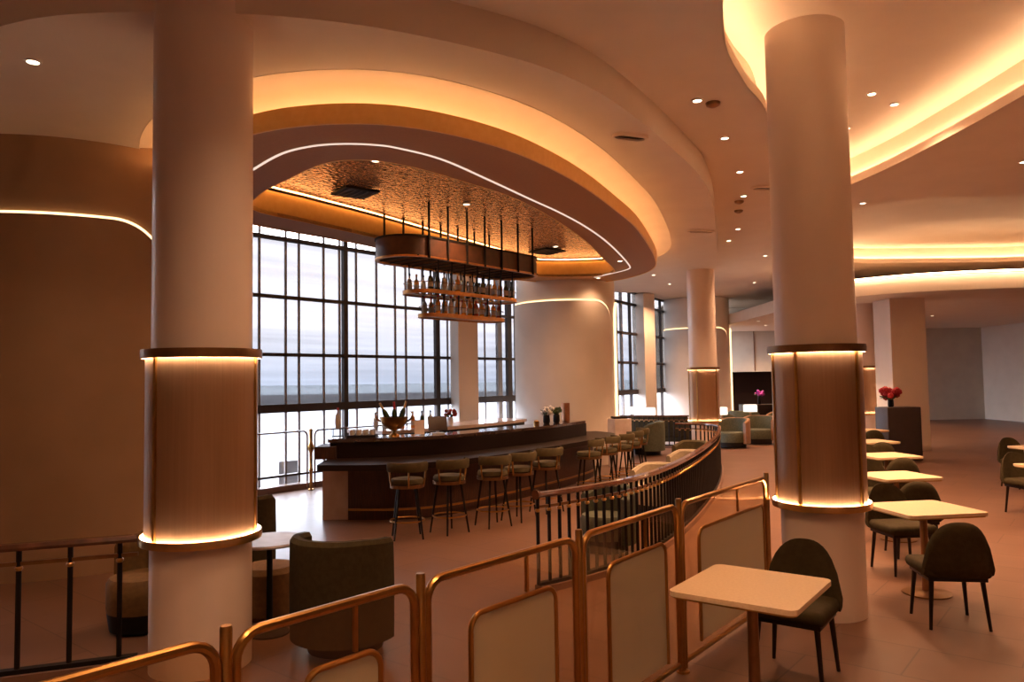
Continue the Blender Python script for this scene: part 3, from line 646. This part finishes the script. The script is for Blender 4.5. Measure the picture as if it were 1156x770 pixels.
def bouquet(loc, label, m, n=16, r=.12, pot='white', name='flower_vase', cat='flowers', hh=.14):
    t = thing(name, label, cat, loc)
    bm = B(); lathe(bm, [(.05, 0), (.065, .03), (.06, hh), (.045, hh+.02), (0, hh+.02)], seg=18); obj('vase', bm, pot, t)
    bm = B()
    for k in range(n):
        a = random.random()*6.28; q = r*math.sqrt(random.random()); z = hh + .05 + r*.9*random.random()
        bmesh.ops.create_icosphere(bm, subdivisions=1, radius=r*.33, matrix=Matrix.Translation((q*math.cos(a), q*math.sin(a), z)))
    obj('blooms', bm, m, t)
    bm = B()
    for k in range(n):
        a = random.random()*6.28; tube(bm, [(0, 0, hh*.8), (r*.6*math.cos(a), r*.6*math.sin(a), hh+.06), (r*1.15*math.cos(a), r*1.15*math.sin(a), hh + .03 + .1*random.random())], .006, 5, rr=[.004, .012, .002])
    obj('leaves', bm, 'leaf', t)
    return t
bouquet((-1.22, 14.6, 1.091), 'orange-red flowers in a white vase on the back counter before the white pier', 'redglass')
bouquet((.62, 14.1, 1.126), 'round bunch of white flowers in a dark vase on the bar', 'white', 18, .12, 'black')
bouquet((.82, 14.35, 1.126), 'dark leafy bunch beside the white flowers on the bar', 'leaf', 14, .1, 'black')
bm = B(); lathe(bm, [(.06, 0), (.075, .02), (.08, .36), (.07, .36), (.065, .05), (0, .05)], (1.02, 14.62, 1.126), 24); tag(obj('copper_cylinder', bm, mat('copper_sleeve', (.55, .25, .13), .35, .7, scale=20)), 'tall copper cylinder vase at the far right of the bar', 'vase')
bm = B(); lathe(bm, [(.05, 0), (.055, .06), (.03, .08), (0, .08)], (.42, 13.78, 1.126), 18); tag(obj('brass_dish', bm, 'brass'), 'small brass dish left of the white flowers on the bar', 'dish')
bm = B(); box(bm, (2.35, 16.75, 1.085), (.34, .2, .05), .3, .015); tag(obj('dark_tray', bm, 'darkwood'), 'flat dark tray on the stone block at the end of the bar', 'tray')

# ------------------------------------------------------------------ curved balustrade
def balustrade(path, label, step, zr=.86):
    t = thing('balustrade', label, 'railing')
    P3 = path
    bm = B(); sweep(bm, P3, [(-.035, zr), (.035, zr), (.042, zr+.02), (.03, zr+.045), (-.03, zr+.045), (-.042, zr+.02)]); obj('handrail', bm, 'railwood', t)
    bm = B(); sweep(bm, P3, [(-.012, zr-.10), (.012, zr-.10), (.012, zr-.075), (-.012, zr-.075)]); obj('under_rail', bm, 'bronze', t)
    bm = B(); sweep(bm, P3, [(-.03, .06), (.03, .06), (.03, .09), (-.03, .09)]); obj('bottom_rail', bm, 'black', t)
    bm = B(); sweep(bm, P3, [(-.06, 0), (.06, 0), (.06, .06), (-.06, .06)]); obj('kerb', bm, 'plinth', t)
    b0 = None; pts = resample(P3, step)
    for k, (p, d) in enumerate(pts):
        if b0 is None:
            bm = B(); tube(bm, [(0, 0, .08), (0, 0, zr)], .017, 8)
            b0 = obj('baluster', bm, 'black', t); b0.location = (p[0], p[1], 0)
            bm = B(); lathe(bm, [(.017, zr-.135), (.025, zr-.125), (.025, zr-.115), (.017, zr-.105)], seg=10); c0 = obj('collar', bm, 'brass', b0)
            c1 = None
        else:
            q = b0.copy(); C.objects.link(q); q.parent = t; q.location = (p[0], p[1], 0)
            c1 = c0.copy(); C.objects.link(c1); c1.parent = q
    return t
rail_path = spline([(.21, 6.98), (.5, 7.2), (1.17, 7.88), (1.80, 8.94), (2.62, 10.8), (3.55, 13.3), (4.3, 15.8), (4.42, 16.6), (4.2, 17.2), (3.75, 17.5)], 8)
balustrade(rail_path, 'long curved balustrade with red-brown handrail sweeping past the bar', .128)
balustrade(spline([(3.05, 21.6), (3.5, 21.4), (4.1, 21.1), (4.9, 20.9)], 6), 'short far balustrade in front of the far window, left of the middle column', .14)
bm = B(); tube(bm, [(.21, 6.98, .885), (.19, 6.955, .885)], .045, 12); o = obj('rail_end', bm, 'railwood', bpy.data.objects['balustrade'])
# black rail at far left
balustrade([(-4.4, 4.6), (-3.6, 4.95), (-2.62, 5.3)], 'short black rail running behind the left column at the left edge', .3)

# ------------------------------------------------------------------ brass and glass partition
pp = [Vector((-1.62, 1.85)), Vector((-.97, 2.56)), Vector((-.40, 3.21)), Vector((.34, 4.08)), Vector((1.09, 5.06)), Vector((2.11, 6.36))]
def rail_path3(a, b, z0, z1, r, inset):
    d = (b-a).normalized(); A_ = a + d*inset; B_ = b - d*inset; L = (B_-A_).length
    def P(s, z): q = A_ + d*s; return (q.x, q.y, z)
    pts = [P(0, z0)]
    pts += [P(r - r*math.cos(k*PI/12), z1 - r + r*math.sin(k*PI/12)) for k in range(7)]
    pts += [P(L - r + r*math.sin(k*PI/12), z1 - r + r*math.cos(k*PI/12)) for k in range(7)]
    pts += [P(L, z0)]
    return pts, P, L
lab = ['nearest low left', 'second nearest', 'low front', 'middle', 'farthest']
plab = ['brass-framed glass partition panel nearest the bottom left of the view', 'brass-framed glass partition panel whose rounded end meets the posts at the bottom edge', 'long brass-framed glass partition panel in front of the bar floor', 'brass-framed glass partition panel with a frosted inset beside the cream table', 'farthest brass-framed glass partition panel, ending at the right-hand column']
for k in range(5):
    a, b = pp[k], pp[k+1]
    t = thing('glass_partition', plab[k], 'partition', group='brass and glass partition panels')
    pts, P, L = rail_path3(a, b, .02, 1.09, .09, .035)
    bm = B(); tube(bm, pts, .019, 10); obj('outer_frame', bm, 'brass', t)
    bm = B(); tube(bm, [P(0, .06), P(L, .06)], .016, 8); obj('bottom_rail', bm, 'brass', t)
    d = (b-a).normalized(); ang = math.atan2(d.y, d.x)
    def slab(s0, s1, z0, z1, th, m, nm, par=t):
        bm = B(); c = P((s0+s1)/2, (z0+z1)/2); box(bm, c, (s1-s0, th, z1-z0), ang); return obj(nm, bm, m, par, smooth=False)
    slab(.02, L-.02, .07, 1.07, .006, 'ribglass', 'glass_pane')
    if k >= 1:
        slab(L*.62-.008, L*.62+.008, .9, 1.08, .016, 'brass', 'mullion')
    # frosted inset with its own rounded frame
    s0, s1 = (.30, L - (.06 if k == 4 else .18))
    q, P2, L2 = rail_path3(a + d*s0, b - d*(L + .07 - s1 - .035), .12, .88, .07, 0)
    bm = B(); tube(bm, q, .013, 8); fr = obj('inset_frame', bm, 'brass', t)
    bm = B(); vs_ = [bm.verts.new(Vector(x)) for x in q]; f_ = bm.faces.new(vs_)
    ex = bmesh.ops.extrude_face_region(bm, geom=[f_]); bmesh.ops.translate(bm, vec=Vector((-d.y, d.x, 0))*.012, verts=[v for v in ex['geom'] if isinstance(v, bmesh.types.BMVert)]); obj('frosted_panel', bm, 'frost', t, smooth=False)
for k, p in enumerate(pp[1:]):
    t = thing('partition_post', ['brass partition post nearest the bottom left of the view', 'brass partition post at the bottom edge left of centre', 'brass partition post left of the frosted inset and the cream table', 'brass partition post behind the cream table', 'last brass partition post, close to the right-hand column'][k], 'post', (p.x, p.y, 0), 0, 'brass partition posts')
    bm = B(); lathe(bm, [(.0, 1.13), (.018, 1.13), (.021, 1.12), (.021, .0), (0, 0)], seg=16); obj('tube', bm, 'brass', t)
    bm = B(); lathe(bm, [(.045, .0), (.045, .012), (.022, .018)], seg=20); obj('foot', bm, 'brass', t)

# brass guard rail at the window
n_ = Vector((WD.y, -WD.x))
for k, (s0, s1, l) in enumerate([(-2.2, .77, 'thin brown guard rail before the window, left of the brass post'), (.935, 3.6, 'thin brown guard rail before the window, right of the brass post')]):
    a, b = wpt(s0, .45), wpt(s1, .45)
    q, P_, L_ = rail_path3(a, b, .05, 1.08, .1, 0)
    t = thing('guard_rail', l, 'railing')
    bm = B(); tube(bm, q, .016, 8); obj('tube', bm, 'railwood', t)
p = wpt(.85, .45)
t = thing('guard_rail_post', 'slim brass post with a turned knob between the window guard rails', 'post', (p.x, p.y, 0))
bm = B(); lathe(bm, [(.06, 0), (.06, .02), (.03, .03), (.028, .33), (.045, .36), (.028, .40), (.028, .68), (.055, .74), (.055, .80), (.03, .86), (.03, 1.06), (.035, 1.1), (0, 1.12)], seg=18); obj('post', bm, 'brass', t)

# ------------------------------------------------------------------ seats and tables
def shell(bm, r, th, z0, z1, a0, a1, n=28, slope=0, flare=0):
    """curved upholstered back: arc wall with rounded top"""
    prof_n = [(0, z0), (th, z0), (th*1.05, (z0+z1)/2), (th, z1-.03), (th*.75, z1), (th*.25, z1), (0, z1-.03)]
    rings = []
    for k in range(n+1):
        f = k/n; a = a0 + (a1-a0)*f; e_ = 1 - abs(2*f-1)
        dz = -slope*(1 - min(1, e_*2.2))
        rings.append([bm.verts.new(((r - th + o + flare*(z-z0))*math.cos(a), (r - th + o + flare*(z-z0))*math.sin(a), z + (dz if z > (z0+z1)/2 else 0))) for o, z in prof_n])
    m = len(prof_n)
    for A_, B_ in zip(rings, rings[1:]):
        for j in range(m): bm.faces.new((A_[j], A_[(j+1) % m], B_[(j+1) % m], B_[j]))
    bm.faces.new(rings[0][::-1]); bm.faces.new(rings[-1]); return bm
def tub_chair(label, fab, loc, rz, r=.37, h=.80, group=None, cushion='creamfab', name='tub_armchair', outer=None, slope=.1):
    t = thing(name, label, 'armchair', loc, rz, group)
    bm = B(); shell(bm, r, .09, .12, h, PI*.98, PI*2.02, slope=slope); obj('back_shell', bm, outer or fab, t)
    if outer:
        bm = B(); shell(bm, r-.085, .04, .3, h-.01, PI*1.0, PI*2.0, slope=slope); obj('inner_padding', bm, fab, t)
    bm = B(); lathe(bm, [(0, .16), (r-.10, .16), (r-.095, .2), (r-.095, .38), (r-.12, .42), (0, .43)], seg=28); obj('seat_cushion', bm, fab, t)
    bm = B(); lathe(bm, [(0, .02), (r-.12, .02), (r-.1, .16), (0, .16)], seg=28); obj('plinth', bm, 'black', t)
    if cushion:
        bm = B(); box(bm, (0, 0, 0), (.36, .12, .30), 0, .05); bmesh.ops.rotate(bm, cent=(0, 0, 0), matrix=Matrix.Rotation(.35, 3, 'X'), verts=bm.verts); bmesh.ops.translate(bm, vec=(.05, -r+.20, .60), verts=bm.verts); obj('pillow', bm, cushion, t)
    return t
tub_chair('large olive velvet tub armchair seen from behind, right of the left column', 'olive', (-1.25, 5.6, 0), -.35, .39, .84, cushion='olive2', slope=.02)
tub_chair('dark olive armchair behind the left column, beside the window floor', 'olive', (-2.78, 7.75, 0), .6, .33, .82, cushion=None)
tub_chair('mustard velvet armchair at the far left behind the black rail', 'mustard', (-3.0, 6.15, 0), 2.6, .36, .74, cushion=None)
bm = B(); lathe(bm, [(0, .0), (.2, .0), (.245, .05), (.25, .2), (.24, .38), (.2, .42), (0, .425)], (-2.07, 6.42, 0), 30); tag(obj('pouf', bm, 'mustard'), 'round mustard pouf under the round grey table by the left column', 'pouf')
t = thing('round_side_table', 'round grey stone side table between the left column and the big olive armchair', 'table', (-1.92, 5.96, 0))
bm = B(); lathe(bm, [(0, .70), (.285, .70), (.292, .712), (.285, .725), (0, .725)], seg=48); obj('table_top', bm, 'greystone', t)
bm = B(); lathe(bm, [(0, 0), (.15, 0), (.15, .012), (.026, .03), (.022, .70), (0, .70)], seg=24); obj('pedestal', bm, 'black', t)
def dining_table(label, loc, rz, sx=.74, sy=.70, group=None):
    t = thing('dining_table', label, 'table', loc, rz, group)
    bm = B()
    r = .05
    lp = []
    for cx_, cy_, a0 in ((sx/2-r, sy/2-r, 0), (-sx/2+r, sy/2-r, PI/2), (-sx/2+r, -sy/2+r, PI), (sx/2-r, -sy/2+r, 1.5*PI)):
        lp += [(cx_ + r*math.cos(a0 + k*PI/12), cy_ + r*math.sin(a0 + k*PI/12)) for k in range(7)]
    plate(bm, lp, [], .722, .75); obj('table_top', bm, 'table', t)
    bm = B(); plate(bm, [(x*.97, y*.97) for x, y in lp], [], .71, .722); obj('under_edge', bm, 'brass', t)
    bm = B(); lathe(bm, [(0, 0), (.2, 0), (.2, .012), (.035, .03), (.03, .71), (0, .71)], seg=24); obj('pedestal', bm, 'bronze', t)
    return t
TR = math.atan2(.81, .595)
tb0 = dining_table('cream square table in the right foreground beside the brass partition', (1.34, 4.35, 0), TR)
def make_chair(label, loc, rz, group='olive dining chairs'):
    t = thing('dining_chair', label, 'chair', loc, rz, group)
    bm = B()   # rounded back, gently curved
    n, m_ = 16, 12; Wd, z0, H = .25, .40, .42; front = []; back = []
    def z_top(u): return z0 + H*math.sqrt(max(0.0, 1 - abs(u)**2.6))
    for side in (0, 1):
        g = []
        for i_ in range(n+1):
            u = -1 + 2*i_/n; u *= .985; rowv = []
            for j in range(m_+1):
                v = j/m_; z = z0 + (z_top(u)-z0)*v
                y = -.235 + .09*u*u - .04*v + (.0 if side else -.055*math.sqrt(max(.05, 1-(2*v-1)**4)))
                rowv.append(bm.verts.new((u*Wd, y, z)))
            g.append(rowv)
        (front if side else back).extend(g)
    for g, fl in ((front, 0), (back, 1)):
        for i_ in range(n):
            for j in range(m_):
                q = (g[i_][j], g[i_+1][j], g[i_+1][j+1], g[i_][j+1]); bm.faces.new(q[::-1] if fl else q)
    for i_ in range(n):
        bm.faces.new((front[i_][m_], front[i_+1][m_], back[i_+1][m_], back[i_][m_])); bm.faces.new((front[i_+1][0], front[i_][0], back[i_][0], back[i_+1][0]))
    for j in range(m_):
        bm.faces.new((front[0][j], front[0][j+1], back[0][j+1], back[0][j])); bm.faces.new((front[n][j+1], front[n][j], back[n][j], back[n][j+1]))
    obj('backrest', bm, 'olive', t, auto=60)
    bm = B(); box(bm, (0, .0, .43), (.48, .46, .09), 0, .04); obj('seat', bm, 'olive', t)
    bm = B(); box(bm, (0, 0, .375), (.42, .40, .03), 0, .005); obj('seat_frame', bm, 'darkwood', t)
    for sx in (-1, 1):
        for sy in (-1, 1):
            bm = B(); tube(bm, [(sx*.18, sy*.17, .37), (sx*.21, sy*.20, 0)], .014, rr=[.019, .012]); obj('leg', bm, 'darkwood', t)
    return t
u_ = Vector((.595, .81)).normalized()
p = Vector((1.34, 4.35)) + u_*.80
ch0 = make_chair('olive round-backed dining chair tucked behind the cream foreground table', (p.x, p.y, 0), math.atan2(-u_.y, -u_.x) - PI/2)
# restaurant tables at right, receding
rows = [((3.62, 6.75), 'nearest of the cream tables right of the right-hand column'), ((4.5, 8.95), 'second cream table right of the right-hand column'), ((5.5, 11.2), 'third cream table right of the right-hand column'), ((6.4, 13.6), 'fourth cream table receding at right'), ((7.6, 16.4), 'farthest cream table receding at right')]
for k, ((x, y), l) in enumerate(rows):
    dup(tb0, (x, y, 0), .15, l, 'cream tables at right')
    dup(ch0, (x-.25, y-.78, 0), -.15, ['olive chair in shadow on the near side of the first cream table at right', 'olive chair with its back between the first and second cream tables at right', 'olive chair with its back between the second and third cream tables at right', 'olive chair on the near side of the fourth table at right', 'olive chair on the near side of the farthest table at right'][k], 'olive chairs at the right tables')
    dup(ch0, (x+.2, y+.78, 0), PI + .1, ['olive chair on the far side of the first cream table at right', 'olive chair on the far side of the second cream table at right', 'olive chair on the far side of the third cream table at right', 'olive chair on the far side of the fourth table at right', 'olive chair on the far side of the farthest table at right'][k], 'olive chairs at the right tables')
rows2 = [((5.9, 7.2), 'cream table at the right margin, near'), ((6.9, 9.6), 'cream table at the right margin, middle'), ((8.4, 12.0), 'cream table at the right margin, far')]
for k, ((x, y), l) in enumerate(rows2):
    dup(tb0, (x, y, 0), .15, l, 'cream tables at right')
    dup(ch0, (x-.05, y-.80, 0), -.05, f'olive chair on the near side of the {l}', 'olive chairs at the right tables')
    dup(ch0, (x+.15, y+.80, 0), PI + .1, f'olive chair on the far side of the {l}', 'olive chairs at the right tables')
# lounge seats inside the curved balustrade
tub_chair('grey-green armchair just behind the near end of the curved balustrade', 'green', (1.0, 8.55, 0), 2.2, .36, .72, cushion=None, group='lounge seats inside the curved balustrade')
tub_chair('olive armchair with window light painted into its pale fabric, nearest inside the curved balustrade', 'lit_olive', (2.02, 10.85, 0), 2.5, .40, .70, cushion=None, group='lounge seats inside the curved balustrade')
tub_chair('olive armchair farther along inside the curved balustrade', 'lit_olive', (2.85, 12.6, 0), 2.3, .38, .72, cushion=None, group='lounge seats inside the curved balustrade')
tub_chair('olive armchair at the far end inside the curved balustrade, before the middle column', 'olive2', (3.35, 14.5, 0), 2.3, .38, .72, cushion=None, group='lounge seats inside the curved balustrade')
# dark sofas behind far balustrade
t = thing('sofa', 'long dark sofa behind the short far balustrade, in front of the far window', 'sofa', (4.0, 22.2, 0), -.35)
bm = B(); box(bm, (0, 0, .28), (2.3, .8, .32), 0, .05); obj('seat', bm, 'olive', t)
bm = B(); box(bm, (0, -.33, .55), (2.3, .2, .62), 0, .06); obj('backrest', bm, 'olive', t)
for sx in (-1, 1):
    bm = B(); box(bm, (sx*1.1, .02, .42), (.16, .82, .5), 0, .05); obj('armrest', bm, 'olive', t)
    for sy in (-1, 1):
        bm = B(); box(bm, (sx*1.0, sy*.3, .07), (.05, .05, .14)); obj('foot', bm, 'black', t)
for k, (x, y, l) in enumerate([(2.55, 19.4, 'dark green armchair beyond the bar, under the far window, left'), (3.4, 19.3, 'dark green armchair beyond the bar, between the stools and the middle column')]):
    tub_chair(l, 'green', (x, y, 0), .3 + k, .45, .85, cushion=None)
for k, (x, y, rz, l) in enumerate([(6.0, 20.9, 2.2, 'tan-shelled green armchair nearest, just right of the middle column'), (7.05, 21.9, 2.4, 'tan-shelled green armchair second right of the middle column'), (8.6, 24.2, 2.5, 'tan-shelled green armchair at the edge of the right-hand column'), (6.6, 24.3, -.6, 'green armchair facing the tan-shelled ones, by the far lamp'), (7.9, 25.9, -.5, 'farthest green armchair before the dark alcove')]):
    tub_chair(l, 'green', (x, y, 0), rz, .52, .80, cushion='green' if k > 2 else None, name='lounge_armchair', outer='tan' if k < 3 else None, group='green lounge armchairs beyond the middle column')
def lamp(loc, label, sr=.2):
    t = thing('table_lamp', label, 'lamp', loc)
    bm = B(); lathe(bm, [(0, 0), (.22, 0), (.22, .02), (.03, .04), (.03, .55), (.28, .56), (.28, .59), (.03, .60), (.03, .82), (0, .82)], seg=20); obj('stand', bm, 'bronze', t)
    bm = B(); lathe(bm, [(sr, .80), (sr, 1.0), (sr*.9, 1.03), (0, 1.03)], seg=24); obj('lamp_shade', bm, 'shade', t)
lamp((6.35, 23.0, 0), 'small glowing lamp right of the middle column', .17)
lamp((7.75, 24.7, 0), 'wider glowing lamp in front of the dark alcove', .22)
lamp((4.2, 23.6, 0), 'glowing lamp between the far window pier and the middle column', .25)
lamp((3.9, 24.4, 0), 'glowing lamp before the far window, left of the pier', .3)
bouquet((9.3, 28.5, .9), 'magenta flowers before the dark alcove, left of the right-hand column', 'purple', 22, .17, 'black', hh=.3)
bm = B(); box(bm, (9.3, 28.5, .45), (1.4, .6, .9), 0, .02); tag(obj('sideboard', bm, 'darkwood'), 'dark sideboard carrying the magenta flowers', 'sideboard')
bouquet((8.6, 17.2, 1.2), 'red flowers on the dark cabinet at the far right', 'red', 22, .22, 'black', hh=.16)
bm = B(); box(bm, (8.75, 17.2, .6), (.8, .5, 1.2), .1, .02); tag(obj('waiter_station', bm, mat('charcoal_lacquer', (.06, .045, .045), .5, scale=10)), 'charcoal waiter station cabinet carrying the red flowers', 'cabinet')
bm = B(); box(bm, (13.2, 27.6, 1.3), (1.6, .12, 2.6), 0, .01); tag(obj('wood_screen', bm, 'barwood'), 'tall brown wooden screen behind the most distant banded column', 'screen')
